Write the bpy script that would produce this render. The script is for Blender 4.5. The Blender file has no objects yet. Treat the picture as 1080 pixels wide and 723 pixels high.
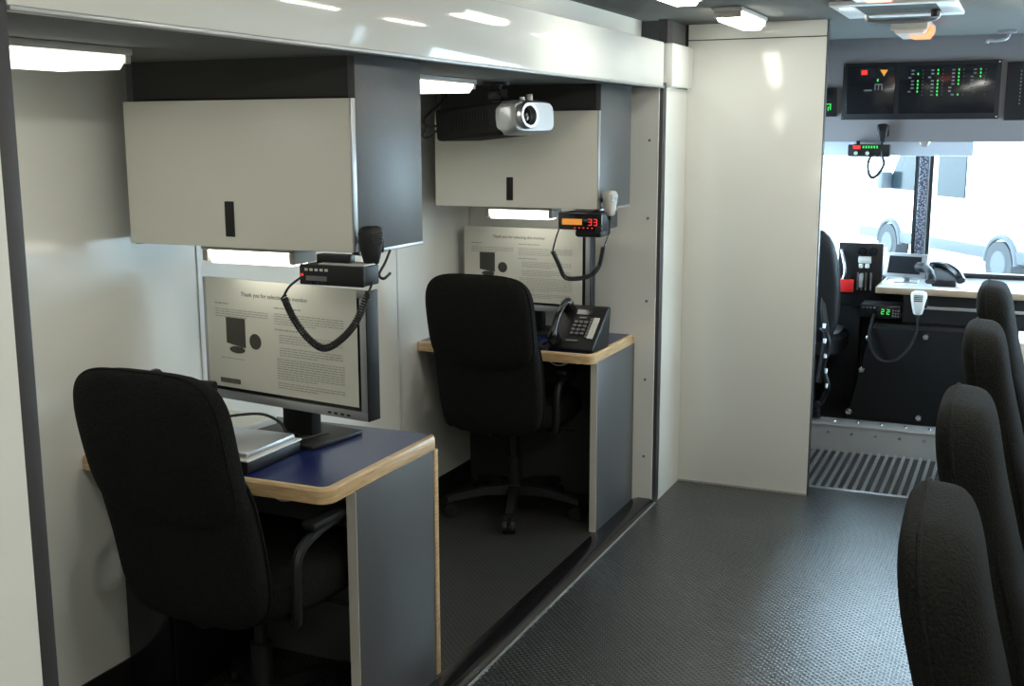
import bpy, bmesh, math, random
from mathutils import Vector, Matrix
random.seed(7)
S = bpy.context.scene
COL = S.collection
PI = math.pi

# ------------------------------------------------------------------ camera, world, exposure
yaw, pit, rol = math.radians(23.885), math.radians(10.286), math.radians(-0.129)
fw = Vector((-math.sin(yaw)*math.cos(pit), math.cos(yaw)*math.cos(pit), -math.sin(pit)))
rt = Vector((math.cos(yaw), math.sin(yaw), 0)); up = rt.cross(fw)
r2 = rt*math.cos(rol)+up*math.sin(rol); u2 = -rt*math.sin(rol)+up*math.cos(rol)
cam = bpy.data.cameras.new('camera'); camo = bpy.data.objects.new('camera', cam); COL.objects.link(camo)
M = Matrix((r2, u2, -fw)).transposed().to_4x4(); M.translation = (0, 0, 1.55)
camo.matrix_world = M
cam.sensor_width = 36; cam.lens = 1217.7/1080*36; cam.clip_start = .02; cam.clip_end = 300
S.camera = camo

w = bpy.data.worlds.new('sky'); S.world = w; w.use_nodes = True
bg = w.node_tree.nodes['Background']; bg.inputs[0].default_value = (.66, .85, 1.0, 1); bg.inputs[1].default_value = 15.0
S.view_settings.view_transform = 'Standard'; S.view_settings.look = 'None'
S.view_settings.exposure = 0.18; S.view_settings.gamma = 1; S.view_settings.use_curve_mapping = False
LAMP = 44.0          # radiance of the right row's lenses, set high to brighten the walls

# ------------------------------------------------------------------ materials
MATS = {}
def mat(name, col, rough=.5, metal=0., bump=None, var=None, emit=None, coat=0., spec=.5, sheen=0., ior=None):
    m = bpy.data.materials.new(name); m.use_nodes = True; nt = m.node_tree; b = nt.nodes['Principled BSDF']
    b.inputs['Base Color'].default_value = (*col, 1); b.inputs['Roughness'].default_value = rough
    b.inputs['Metallic'].default_value = metal; b.inputs['Coat Weight'].default_value = coat
    b.inputs['Specular IOR Level'].default_value = spec; b.inputs['Sheen Weight'].default_value = sheen
    tc = nt.nodes.new('ShaderNodeTexCoord')
    if var:                                    # (scale, amount): gentle mottling of the colour itself
        n = nt.nodes.new('ShaderNodeTexNoise'); n.inputs['Scale'].default_value = var[0]; n.inputs['Detail'].default_value = 4
        mx = nt.nodes.new('ShaderNodeMix'); mx.data_type = 'RGBA'
        mx.inputs[6].default_value = tuple(c*(1-var[1]) for c in col)+(1,); mx.inputs[7].default_value = tuple(min(1, c*(1+var[1])) for c in col)+(1,)
        nt.links.new(tc.outputs['Object'], n.inputs['Vector']); nt.links.new(n.outputs['Fac'], mx.inputs[0]); nt.links.new(mx.outputs[2], b.inputs['Base Color'])
    if bump:                                   # (scale, strength)
        n = nt.nodes.new('ShaderNodeTexNoise'); n.inputs['Scale'].default_value = bump[0]; n.inputs['Detail'].default_value = 3
        bp = nt.nodes.new('ShaderNodeBump'); bp.inputs['Strength'].default_value = bump[1]; bp.inputs['Distance'].default_value = bump[2] if len(bump) > 2 else .004
        nt.links.new(tc.outputs['Object'], n.inputs['Vector']); nt.links.new(n.outputs['Fac'], bp.inputs['Height']); nt.links.new(bp.outputs[0], b.inputs['Normal'])
    if emit:
        b.inputs['Emission Color'].default_value = (*emit[0], 1); b.inputs['Emission Strength'].default_value = emit[1]
    MATS[name] = m; return m

mat('fiberglass', (.83, .83, .78), .14, bump=(3, .04, .02), var=(.8, .02))
mat('fascia_white', (.84, .84, .80), .07, bump=(1.5, .03, .03))
mat('door_cream', (.77, .75, .67), .35, var=(2, .03))
mat('grey_laminate', (.092, .095, .099), .42, var=(260, .22))
mat('ceiling_fabric', (.125, .13, .122), .95, bump=(420, .5, .004), var=(300, .14))
mat('dark_gasket', (.045, .042, .045), .55)
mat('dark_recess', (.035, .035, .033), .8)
mat('black_rubber', (.012, .012, .013), .55)
mat('black_plastic', (.011, .011, .012), .48, spec=.35)
mat('projector_black', (.006, .006, .006), .7, spec=.2)
mat('black_gloss', (.010, .010, .012), .16)
mat('black_metal', (.012, .013, .015), .38, metal=.3)
mat('fabric', (.0095, .0096, .0088), .95, bump=(200, .9, .004), var=(180, .9), spec=.15)
mat('blue_laminate', (.012, .022, .105), .24, var=(300, .15))
mat('silver_plastic', (.42, .43, .44), .32, metal=.5)
mat('silver_metal', (.55, .56, .58), .30, metal=.9)
mat('dull_metal', (.46, .45, .43), .42, metal=.55, var=(14, .12))
mat('screw_metal', (.55, .55, .55), .25, metal=.9)
mat('beige_housing', (.50, .47, .42), .5)
mat('white_plastic', (.72, .72, .70), .3)
mat('paper', (.70, .69, .61), .55)
mat('print_grey', (.36, .36, .33), .7)
mat('print_dark', (.06, .06, .05), .6)
mat('cab_panel', (.22, .205, .215), .5, var=(3, .03))
mat('counter_white', (.75, .76, .78), .16)
mat('counter_edge', (.36, .26, .17), .4)
mat('red_tag', (.75, .02, .02), .4)
mat('visor', (.52, .58, .66), .35)
mat('lamp_on', (1, 1, 1), .5, emit=((1, .985, .87), LAMP))
mat('lamp_aisle', (1, 1, 1), .5, emit=((1, .985, .87), 13.0))
mat('lamp_slide', (1, 1, 1), .5, emit=((1, .985, .87), 4.0))
mat('lamp_under', (1, 1, 1), .5, emit=((1, .98, .86), 4.5))
mat('lamp_red', (.8, .10, .06), .4, emit=((1, .14, .04), 3.0))
mat('lamp_clear', (.70, .62, .55), .3)
mat('led_green', (.02, .3, .05), .4, emit=((.08, 1, .15), .6))
mat('led_red', (.4, .02, .02), .4, emit=((1, .04, .03), .7))
mat('led_amber', (.5, .2, .03), .4, emit=((1, .38, .06), .45))
mat('led_dim', (.06, .06, .06), .5)
mat('tick_grey', (.16, .16, .17), .5)
mat('screen_dark', (.02, .022, .026), .12)
mat('concrete', (.78, .78, .76), .9, var=(2, .06))
mat('van_white', (.86, .87, .88), .3)
mat('van_grey', (.022, .028, .034), .6)
mat('tyre', (.009, .011, .014), .8)
mat('window_tint', (.008, .013, .016), .15, spec=.15)
mat('label_white', (.62, .62, .58), .5)

def wood():
    m = mat('maple', (.66, .46, .25), .33); nt = m.node_tree; b = nt.nodes['Principled BSDF']
    tc = nt.nodes.new('ShaderNodeTexCoord'); mp = nt.nodes.new('ShaderNodeMapping'); mp.inputs['Scale'].default_value = (5, 5, 60)
    n = nt.nodes.new('ShaderNodeTexNoise'); n.inputs['Scale'].default_value = 3; n.inputs['Detail'].default_value = 6; n.inputs['Distortion'].default_value = .6
    cr = nt.nodes.new('ShaderNodeValToRGB'); cr.color_ramp.elements[0].position = .3; cr.color_ramp.elements[1].position = .75
    cr.color_ramp.elements[0].color = (.48, .30, .14, 1); cr.color_ramp.elements[1].color = (.74, .55, .32, 1)
    nt.links.new(tc.outputs['Object'], mp.inputs[0]); nt.links.new(mp.outputs[0], n.inputs['Vector']); nt.links.new(n.outputs['Fac'], cr.inputs[0]); nt.links.new(cr.outputs[0], b.inputs['Base Color'])
wood()

def rubber_floor(name, col, rough, pitch, strength, spec=.5):     # studded rubber sheet
    m = mat(name, col, rough, spec=spec); nt = m.node_tree; b = nt.nodes['Principled BSDF']
    tc = nt.nodes.new('ShaderNodeTexCoord'); sx = nt.nodes.new('ShaderNodeSeparateXYZ'); nt.links.new(tc.outputs['Object'], sx.inputs[0])
    outs = []
    for i in (0, 1):
        k = nt.nodes.new('ShaderNodeMath'); k.operation = 'MULTIPLY'; k.inputs[1].default_value = 2*PI/pitch
        s = nt.nodes.new('ShaderNodeMath'); s.operation = 'SINE'
        nt.links.new(sx.outputs[i], k.inputs[0]); nt.links.new(k.outputs[0], s.inputs[0]); outs.append(s)
    mu = nt.nodes.new('ShaderNodeMath'); mu.operation = 'MULTIPLY'; nt.links.new(outs[0].outputs[0], mu.inputs[0]); nt.links.new(outs[1].outputs[0], mu.inputs[1])
    mx = nt.nodes.new('ShaderNodeMath'); mx.operation = 'MAXIMUM'; mx.inputs[1].default_value = -.1; nt.links.new(mu.outputs[0], mx.inputs[0])
    bp = nt.nodes.new('ShaderNodeBump'); bp.inputs['Strength'].default_value = strength; bp.inputs['Distance'].default_value = .0010
    nt.links.new(mx.outputs[0], bp.inputs['Height']); nt.links.new(bp.outputs[0], b.inputs['Normal'])
    mr = nt.nodes.new('ShaderNodeMapRange'); mr.inputs['From Min'].default_value = 0; mr.inputs['From Max'].default_value = .5
    mr.inputs['To Min'].default_value = rough+.07; mr.inputs['To Max'].default_value = rough-.08
    nt.links.new(mx.outputs[0], mr.inputs['Value']); nt.links.new(mr.outputs[0], b.inputs['Roughness'])
    n = nt.nodes.new('ShaderNodeTexNoise'); n.inputs['Scale'].default_value = 2.5; n.inputs['Detail'].default_value = 5; nt.links.new(tc.outputs['Object'], n.inputs['Vector'])
    c = nt.nodes.new('ShaderNodeMix'); c.data_type = 'RGBA'; c.inputs[6].default_value = (*[v*.8 for v in col], 1); c.inputs[7].default_value = (*[v*1.25 for v in col], 1)
    nt.links.new(n.outputs['Fac'], c.inputs[0])
    d = nt.nodes.new('ShaderNodeMix'); d.data_type = 'RGBA'; d.inputs[7].default_value = (*[v*1.9 for v in col], 1)
    mr2 = nt.nodes.new('ShaderNodeMapRange'); mr2.inputs['From Min'].default_value = .15; mr2.inputs['From Max'].default_value = .6
    nt.links.new(mx.outputs[0], mr2.inputs['Value']); nt.links.new(mr2.outputs[0], d.inputs[0]); nt.links.new(c.outputs[2], d.inputs[6]); nt.links.new(d.outputs[2], b.inputs['Base Color'])
rubber_floor('floor_rubber', (.027, .031, .033), .23, .022, .7, .85)
rubber_floor('slide_rubber', (.022, .022, .020), .50, .022, .7)

def pane_glass():
    m = bpy.data.materials.new('pane_glass'); m.use_nodes = True; nt = m.node_tree
    for n in list(nt.nodes): nt.nodes.remove(n)
    o = nt.nodes.new('ShaderNodeOutputMaterial'); t = nt.nodes.new('ShaderNodeBsdfTransparent'); g = nt.nodes.new('ShaderNodeBsdfGlossy')
    t.inputs[0].default_value = (.93, .97, .98, 1); g.inputs['Roughness'].default_value = .02
    f = nt.nodes.new('ShaderNodeFresnel'); f.inputs[0].default_value = 1.3; x = nt.nodes.new('ShaderNodeMixShader')
    nt.links.new(f.outputs[0], x.inputs[0]); nt.links.new(t.outputs[0], x.inputs[1]); nt.links.new(g.outputs[0], x.inputs[2]); nt.links.new(x.outputs[0], o.inputs[0])
    MATS['pane_glass'] = m
pane_glass()

def woven():           # braided cover of the windshield pillar
    m = mat('pillar_braid', (.30, .31, .36), .4, metal=.4); nt = m.node_tree; b = nt.nodes['Principled BSDF']
    tc = nt.nodes.new('ShaderNodeTexCoord'); ck = nt.nodes.new('ShaderNodeTexVoronoi'); ck.inputs['Scale'].default_value = 110
    cr = nt.nodes.new('ShaderNodeValToRGB'); cr.color_ramp.elements[0].color = (.55, .57, .62, 1); cr.color_ramp.elements[1].color = (.06, .06, .09, 1); cr.color_ramp.elements[1].position = .6
    nt.links.new(tc.outputs['Object'], ck.inputs['Vector']); nt.links.new(ck.outputs['Distance'], cr.inputs[0]); nt.links.new(cr.outputs[0], b.inputs['Base Color'])
woven()

# ------------------------------------------------------------------ mesh helpers
def B(): return bmesh.new()
def merge(bm, t, mx=None):
    if mx is not None: t.transform(mx)
    me = bpy.data.meshes.new('tmp'); t.to_mesh(me); t.free(); bm.from_mesh(me); bpy.data.meshes.remove(me); return bm
def box(bm, x0, x1, y0, y1, z0, z1, bev=0, seg=2, mx=None):
    t = bmesh.new(); bmesh.ops.create_cube(t, size=1)
    for v in t.verts: v.co = Vector((x0+(v.co.x+.5)*(x1-x0), y0+(v.co.y+.5)*(y1-y0), z0+(v.co.z+.5)*(z1-z0)))
    if bev: bmesh.ops.bevel(t, geom=t.edges[:], offset=bev, segments=seg, profile=.5, affect='EDGES', clamp_overlap=True)
    return merge(bm, t, mx)
def rings(bm, rs, cap=True, closed=False):
    vs = [[bm.verts.new(p) for p in r] for r in rs]; n = len(vs[0])
    m = len(vs) if closed else len(vs)-1
    for a in range(m):
        A, Bq = vs[a], vs[(a+1) % len(vs)]
        for i in range(n): bm.faces.new((A[i], A[(i+1) % n], Bq[(i+1) % n], Bq[i]))
    if cap and not closed:
        bm.faces.new(vs[0][::-1]); bm.faces.new(vs[-1])
    return bm
def tube(bm, pts, r, n=8, cap=True):
    pts = [Vector(p) for p in pts]; R = r if isinstance(r, (list, tuple)) else [r]*len(pts); rs = []; prev = None
    for i, p in enumerate(pts):
        t = (pts[min(i+1, len(pts)-1)]-pts[max(i-1, 0)]).normalized()
        if prev is None:
            a = Vector((0, 0, 1)) if abs(t.z) < .9 else Vector((1, 0, 0)); u = t.cross(a).normalized()
        else: u = (prev-t*prev.dot(t)).normalized()
        prev = u; v = t.cross(u)
        rs.append([p+(u*math.cos(2*PI*k/n)+v*math.sin(2*PI*k/n))*R[i] for k in range(n)])
    return rings(bm, rs, cap)
def cyl(bm, p0, p1, r0, r1=None, n=20): return tube(bm, [p0, p1], [r0, r0 if r1 is None else r1], n)
def prism(bm, poly, ax, a0, a1, bev=0):
    # polygon in the two other axes (in x,y,z order) extruded along ax
    def P(q, a): return {'x': (a, q[0], q[1]), 'y': (q[0], a, q[1]), 'z': (q[0], q[1], a)}[ax]
    t = bmesh.new(); A = [t.verts.new(P(q, a0)) for q in poly]; C = [t.verts.new(P(q, a1)) for q in poly]; n = len(poly)
    t.faces.new(A); t.faces.new(C[::-1])
    for i in range(n): t.faces.new((A[i], C[i], C[(i+1) % n], A[(i+1) % n]))
    bmesh.ops.recalc_face_normals(t, faces=t.faces[:])
    if bev: bmesh.ops.bevel(t, geom=t.edges[:], offset=bev, segments=2, profile=.5, affect='EDGES', clamp_overlap=True)
    return merge(bm, t)
def smooth_path(pts, k=8):
    pts = [Vector(p) for p in pts]; out = []
    for i in range(len(pts)-1):
        p0, p1, p2, p3 = pts[max(i-1, 0)], pts[i], pts[i+1], pts[min(i+2, len(pts)-1)]
        for j in range(k):
            t = j/k
            out.append(.5*((2*p1)+(-p0+p2)*t+(2*p0-5*p1+4*p2-p3)*t*t+(-p0+3*p1-3*p2+p3)*t**3))
    out.append(pts[-1]); return out
def coil(bm, pts, R=.007, r=.0026, pitch=.0065, n=5, per=9):
    path = smooth_path(pts, 24); acc = [0]
    for a, b in zip(path, path[1:]): acc.append(acc[-1]+(b-a).length)
    L = acc[-1]; N = int(L/pitch*per); out = []; j = 0; prev = None
    for i in range(N+1):
        s = L*i/N
        while j < len(acc)-2 and acc[j+1] < s: j += 1
        f = (s-acc[j])/max(1e-9, acc[j+1]-acc[j]); p = path[j].lerp(path[j+1], f); t = (path[j+1]-path[j]).normalized()
        if prev is None: u = t.cross(Vector((0, 1, 0.01))).normalized()
        else: u = (prev-t*prev.dot(t)).normalized()
        prev = u; v = t.cross(u); a = 2*PI*i/per
        out.append(p+(u*math.cos(a)+v*math.sin(a))*R)
    return tube(bm, out, r, n)
def sell(hx, hy, n=28, e=4., cx=0, cy=0):
    o = []
    for k in range(n):
        a = 2*PI*k/n; c, s = math.cos(a), math.sin(a)
        o.append((cx+hx*math.copysign(abs(c)**(2/e), c), cy+hy*math.copysign(abs(s)**(2/e), s)))
    return o

ROOT = {}
def obj(name, bm, m, parent=None, world=True, flat=False):
    me = bpy.data.meshes.new(name)
    if parent is not None and world:
        r = parent
        while r.parent: r = r.parent
        bm.transform(ROOT.get(r.name, Matrix.Identity(4)).inverted())
    bmesh.ops.recalc_face_normals(bm, faces=bm.faces[:])
    bm.to_mesh(me); bm.free()
    if not flat:
        for p in me.polygons: p.use_smooth = True
        me.set_sharp_from_angle(angle=math.radians(38))
    me.materials.append(MATS[m]); o = bpy.data.objects.new(name, me); COL.objects.link(o)
    if parent is not None: o.parent = parent
    return o
def tag(o, label, cat, group=None):
    o['label'] = label; o['category'] = cat
    if group: o['group'] = group
    return o
def thing(name, label, cat, loc=(0, 0, 0), rz=0, group=None):
    o = bpy.data.objects.new(name, None); COL.objects.link(o); o.location = loc; o.rotation_euler = (0, 0, rz)
    o.empty_display_size = .1; ROOT[o.name] = Matrix.Translation(loc) @ Matrix.Rotation(rz, 4, 'Z'); return tag(o, label, cat, group)
def struct(name, bm, m, label=None, parent=None):
    o = obj(name, bm, m, parent)
    if parent is None:
        o['kind'] = 'structure'
        if label: o['label'] = label
    return o
def dup(root, loc, rz, label, group=None):
    def cp(o, par):
        c = o.copy(); COL.objects.link(c); c.parent = par
        for ch in o.children: cp(ch, c)
        return c
    r = cp(root, None); r.location = loc; r.rotation_euler = (0, 0, rz); r['label'] = label
    if group: r['group'] = group
    return r
def text_mesh(name, s, size, m, mx, parent, align='CENTER'):
    cu = bpy.data.curves.new('t', 'FONT'); cu.body = s; cu.size = size; cu.align_x = align; cu.align_y = 'CENTER'; cu.extrude = .0002
    to = bpy.data.objects.new('t', cu); COL.objects.link(to); bpy.context.view_layer.update()
    me = bpy.data.meshes.new_from_object(to.evaluated_get(bpy.context.evaluated_depsgraph_get()))
    bpy.data.objects.remove(to); bpy.data.curves.remove(cu)
    bm = bmesh.new(); bm.from_mesh(me); bpy.data.meshes.remove(me); bm.transform(mx); return obj(name, bm, m, parent, flat=True)

# ------------------------------------------------------------------ the setting
XS, XW, XR = -1.357, -2.22, 1.15       # slide-out opening, slide-out outer wall, right wall
YN, YE, YB = 1.28, 4.56, -1.6          # slide-out near end, slide-out far end, rear wall
ZC, ZS = 2.0, 1.73                     # ceiling, slide-out ceiling
struct('floor', box(B(), -1.36, XR, YB, 5.06, -.05, 0), 'floor_rubber', 'dark studded rubber aisle floor')
fs = struct('floor_slideout', box(B(), XW, -1.462, YN, YE, -.05, .004), 'slide_rubber', 'dark studded rubber floor of the slide-out')
lip = B(); prism(lip, [(-1.464, .004), (-1.43, .016), (-1.375, .016), (-1.357, .002), (-1.357, -.05), (-1.464, -.05)], 'y', YN, YE)
struct('trim_1', lip, 'black_gloss', 'smooth black threshold strip along the slide-out floor edge')
edge = B(); box(edge, -1.3575, -1.352, YN, YE, 0, .004); struct('trim_2', edge, 'dull_metal', 'thin metal edge between the two floors')
struct('ceiling', box(B(), -1.60, XR, YB, 6.02, ZC, ZC+.05), 'ceiling_fabric', 'grey fabric lined ceiling')
struct('ceiling_slideout', box(B(), XW, -1.372, YN, YE, ZS, ZS+.04), 'ceiling_fabric', 'grey fabric lined low ceiling of the slide-out')
wl = struct('wall_left', box(B(), XW-.05, XW-.008, YN-.1, YE+.06, -.05, 1.78), 'dark_recess', 'glossy white outer wall of the slide-out')
seams = [YN-.03, 1.52, 2.73, 3.915, YE]
for a, b in zip(seams, seams[1:]):
    obj('panel', box(B(), XW-.008, XW, a+.002, b-.002, .10, ZS), 'fiberglass', wl)
for s in seams[1:-1]:
    obj('seam_strip', box(B(), XW, XW+.004, s-.011, s+.011, .10, ZS, .0015), 'white_plastic', wl)
struct('baseboard_left', box(B(), XW-.008, XW+.006, YN, YE, 0, .10), 'black_rubber', 'black rubber base along the slide-out wall')
we = struct('wall_far_end', box(B(), XW-.05, -1.372, YE, YE+.05, -.02, ZS+.05), 'fiberglass', 'white end wall of the slide-out behind the far desk')
for z in (1.521, 1.207, .865, .533, .2):
    s = B(); cyl(s, (-1.409, YE-.004, z), (-1.409, YE, z), .005, .006, 12); obj('screw', s, 'screw_metal', we)
struct('wall_near_end', box(B(), XW-.05, -1.372, YN-.06, YN, -.02, ZS+.05), 'fiberglass', 'white near end wall of the slide-out')
struct('trim_3', box(B(), -1.43, XS, YE+.008, YE+.053, 0, ZS+.02, .004), 'dark_gasket', 'dark rubber seal on the far edge of the slide-out')
struct('trim_4', box(B(), -1.43, XS, YN-.036, YN-.002, 0, 2.0, .004), 'dark_gasket', 'dark rubber seal on the near edge of the slide-out')
struct('wall_left_rear', box(B(), -1.42, XS, YB, YN-.036, 0, ZC), 'fiberglass', 'white side wall before the slide-out')
struct('wall_left_front', box(B(), -1.42, XS, YE+.053, 4.95, 0, ZC-.27), 'fiberglass', 'narrow white side wall between slide-out and bulkhead')
# fascia over the slide-out opening
fa = struct('fascia', box(B(), -1.375, XS, YN-.002, YE+.008, ZS, 1.906, .006), 'fascia_white', 'glossy white fascia beam over the slide-out')
obj('edge_strip', box(B(), -1.377, XS+.003, YN, YE+.008, ZS-.004, ZS+.004, .001), 'silver_plastic', fa)
struct('fascia_front', box(B(), -1.375, -1.331, YE+.045, 4.915, 1.733, 1.905, .008), 'fascia_white', 'short glossy white fascia block beside the bulkhead')
struct('wall_upper_left', box(B(), -1.52, -1.483, YB, 4.66, 1.75, ZC), 'fascia_white', 'white strip of wall above the fascia')
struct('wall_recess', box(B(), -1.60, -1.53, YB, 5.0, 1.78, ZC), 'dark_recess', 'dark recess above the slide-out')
struct('trim_5', box(B(), -1.40, -1.364, 4.63, 4.70, 1.85, ZC), 'dark_gasket', 'dark post above the fascia gap')
struct('trim_6', box(B(), -1.52, -1.372, 4.70, 4.95, 1.78, ZC), 'ceiling_fabric', 'grey fabric infill above the short fascia')
# bulkhead between work area and cab
bk = struct('wall_bulkhead', box(B(), -1.42, -.786, 4.93, 4.955, 0, ZC), 'dark_recess', 'white bulkhead panel before the cab')
obj('panel', box(B(), -1.357, -.782, 4.92, 4.932, .006, 1.933, .002), 'fiberglass', bk)
obj('panel', box(B(), -1.357, -.782, 4.92, 4.932, 1.937, ZC, .002), 'fiberglass', bk)
obj('edge_strip', box(B(), -.786, -.779, 4.921, 4.96, .0, ZC, .001), 'dark_gasket', bk)
obj('base_strip', box(B(), -1.357, -.782, 4.916, 4.921, 0, .008), 'dull_metal', bk)
struct('wall_right', box(B(), XR, XR+.05, YB, 5.0, 0, ZC), 'fiberglass', 'white right side wall')
struct('wall_back', box(B(), -1.5, XR, YB-.05, YB, 0, ZC), 'fiberglass', 'white rear wall')
# cab shell
struct('floor_cab', box(B(), -1.42, XR, 5.74, 6.60, .07, .128), 'black_rubber', 'black raised floor of the cab')
cl = B(); box(cl, -1.47, -1.42, 4.95, 6.6, -.05, .75); box(cl, -1.47, -1.42, 4.95, 6.6, 1.62, ZC+.05); box(cl, -1.47, -1.42, 4.95, 5.25, .75, 1.62); box(cl, -1.47, -1.42, 6.35, 6.6, .75, 1.62)
struct('wall_cab_left', cl, 'cab_panel', 'grey side wall of the cab by the driver seat')
cr_ = B(); box(cr_, XR, XR+.05, 5.0, 6.6, -.05, .55); box(cr_, XR, XR+.05, 5.0, 6.6, 1.75, ZC+.05); box(cr_, XR, XR+.05, 5.0, 5.15, .55, 1.75); box(cr_, XR, XR+.05, 6.35, 6.6, .55, 1.75)
struct('wall_cab_right', cr_, 'cab_panel', 'grey side wall of the cab with the entry door window')
struct('wall_cab_overhead', box(B(), -1.42, XR, 6.0, 6.05, 1.505, ZC, .003), 'cab_panel', 'light grey overhead wall above the windshield')
struct('ceiling_cab', box(B(), -1.42, XR, 6.02, 6.65, 1.66, 1.72), 'cab_panel', 'grey shelf over the windshield')
struct('wall_cab_front', box(B(), -1.42, XR, 6.46, 6.54, -.05, .812), 'black_plastic', 'black wall under the windshield')
# step well: ribbed grating, riser with bolts
tp = thing('tread_grating', 'ribbed metal grating on the floor before the cab step', 'grating', (-.2, 5.4, 0))
obj('plate', box(B(), -1.35, XR, 5.06, 5.735, -.05, -.010), 'dark_recess', tp)
obj('front_rail', box(B(), -1.35, XR, 5.055, 5.075, -.02, .004, .002), 'silver_metal', tp)
rb = None
for i in range(46):
    x = -1.30+i*.0385
    if x > .45: break
    if rb is None:
        t = B(); box(t, -.0055, .0055, 5.075, 5.73, -.012, .003, .002)
        for k in range(26): box(t, -.007, .007, 5.082+k*.025, 5.094+k*.025, .003, .006)
        rb = obj('rib', t, 'silver_metal', tp, world=False); rb.location = (x+.2, -5.4, 0)
    else:
        c = rb.copy(); COL.objects.link(c); c.parent = tp; c.location = (x+.2, -5.4, 0)
ri = struct('step_riser', box(B(), -1.42, XR, 5.735, 5.75, -.02, .115), 'dull_metal', 'bare metal riser of the cab step')
obj('nosing', box(B(), -1.42, XR, 5.728, 5.86, .115, .131, .006), 'dull_metal', ri)
for i in range(10):
    x = -.80+i*.113
    b_ = B(); cyl(b_, (x, 5.79, .131), (x, 5.79, .137), .009, .007, 10); obj('bolt', b_, 'screw_metal', ri)
    b_ = B(); cyl(b_, (x-.02, 5.735, .085), (x-.02, 5.730, .085), .008, .006, 10); obj('bolt', b_, 'screw_metal', ri)

# windshield
def pane(name, x0, x1, z0, z1, label, r=.05):
    fr = B(); y0, y1 = 6.455, 6.50
    def outl(g, rr):
        o = []
        for cx, cz, a0 in ((x1-g-rr, z1-g-rr, 0), (x0+g+rr, z1-g-rr, 90), (x0+g+rr, z0+g+rr, 180), (x1-g-rr, z0+g+rr, 270)):
            for k in range(6):
                a = math.radians(a0+18*k); o.append((cx+rr*math.cos(a), cz+rr*math.sin(a)))
        return o
    O, I = outl(0, .004), outl(.013, r); n = len(O); vs = []
    for y in (y0, y1): vs.append(([fr.verts.new((p[0], y, p[1])) for p in O], [fr.verts.new((p[0], y, p[1])) for p in I]))
    for k in range(n):
        j = (k+1) % n
        fr.faces.new((vs[0][0][k], vs[0][0][j], vs[0][1][j], vs[0][1][k])); fr.faces.new((vs[1][0][k], vs[1][1][k], vs[1][1][j], vs[1][0][j]))
        fr.faces.new((vs[0][1][k], vs[0][1][j], vs[1][1][j], vs[1][1][k])); fr.faces.new((vs[0][0][k], vs[1][0][k], vs[1][0][j], vs[0][0][j]))
    o = struct(name, fr, 'black_rubber', label)
    obj('pane', box(B(), x0+.015, x1-.015, 6.476, 6.481, z0+.015, z1-.015), 'pane_glass', o)
pane('window_1', -1.42, -.530, .812, 1.665, 'left windshield half in a black rubber frame')
pane('window_2', -.465, XR, .812, 1.665, 'right windshield half in a black rubber frame')
pl = struct('windshield_pillar', box(B(), -.531, -.464, 6.45, 6.52, .812, 1.67, .004), 'black_metal', 'centre pillar of the windshield with braided cover')
obj('braided_cover', box(B(), -.522, -.476, 6.43, 6.452, .815, 1.66, .01), 'pillar_braid', pl)
obj('edge_bead', box(B(), -.475, -.469, 6.44, 6.452, .815, 1.66, .002), 'silver_metal', pl)
struct('window_3', box(B(), -1.45, -1.445, 5.25, 6.35, .75, 1.62), 'pane_glass', 'driver side window')
struct('window_4', box(B(), XR+.02, XR+.025, 5.15, 6.35, .55, 1.75), 'pane_glass', 'entry door window')

# ------------------------------------------------------------------ lamps
def lamp(x0, x1, y0, y1, zt, drop, label, m, along='y', group='ceiling lamps', cat='lamp', housing=.016):
    t = thing('ceiling_lamp' if group == 'ceiling lamps' else 'cabinet_lamp' if 'cabinet' in group else 'indicator_lamp', label, cat, ((x0+x1)/2, (y0+y1)/2, zt), 0, group)
    obj('housing', box(B(), x0, x1, y0, y1, zt-housing, zt, .003), 'beige_housing', t)
    e = .018
    for s in (0, 1):
        b = B()
        if along == 'y':
            a, c = (y0, y0+e) if s == 0 else (y1-e, y1); box(b, x0+.004, x1-.004, a, c, zt-drop+.012, zt-housing+.001, .004)
        else:
            a, c = (x0, x0+e) if s == 0 else (x1-e, x1); box(b, a, c, y0+.004, y1-.004, zt-drop+.006, zt-housing+.001, .004)
        obj('end_cap', b, 'beige_housing', t)
    lens = B(); zh = zt-housing-.001; zb = zt-drop; g = .006; k = .022
    if along == 'y':
        prism(lens, [(x0+g, zh), (x1-g, zh), (x1-g-.002, zh-.012), (x1-k, zb), (x0+k, zb), (x0+g+.002, zh-.012)], 'y', y0+e, y1-e)
    else:
        prism(lens, [(y0+g, zh), (y1-g, zh), (y1-g-.002, zh-.012), (y1-k, zb), (y0+k, zb), (y0+g+.002, zh-.012)], 'x', x0+e, x1-e)
    obj('lens', lens, m, t); return t
lamp(-1.97, -1.76, 1.48, 1.985, ZS, .045, 'lit white tube lamp on the slide-out ceiling before the near cabinet', 'lamp_slide')
lamp(-1.97, -1.73, 3.08, 3.62, ZS, .045, 'lit white tube lamp on the slide-out ceiling above the projector', 'lamp_slide')
for y0, lb in ((4.28, 'lit white tube lamp on the aisle ceiling nearest the bulkhead'), (3.30, 'lit white tube lamp at the top edge, second from the bulkhead'),
               (.30, 'added unseen tube lamp over the aisle beside the viewer'), (-.80, 'added unseen tube lamp over the aisle by the rear wall')):  # last two are unseen, added to brighten side wall, fascia and bulkhead
    lamp(-1.095, -.985, y0, y0+.45, ZC, .05, lb, 'lamp_aisle')
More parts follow.
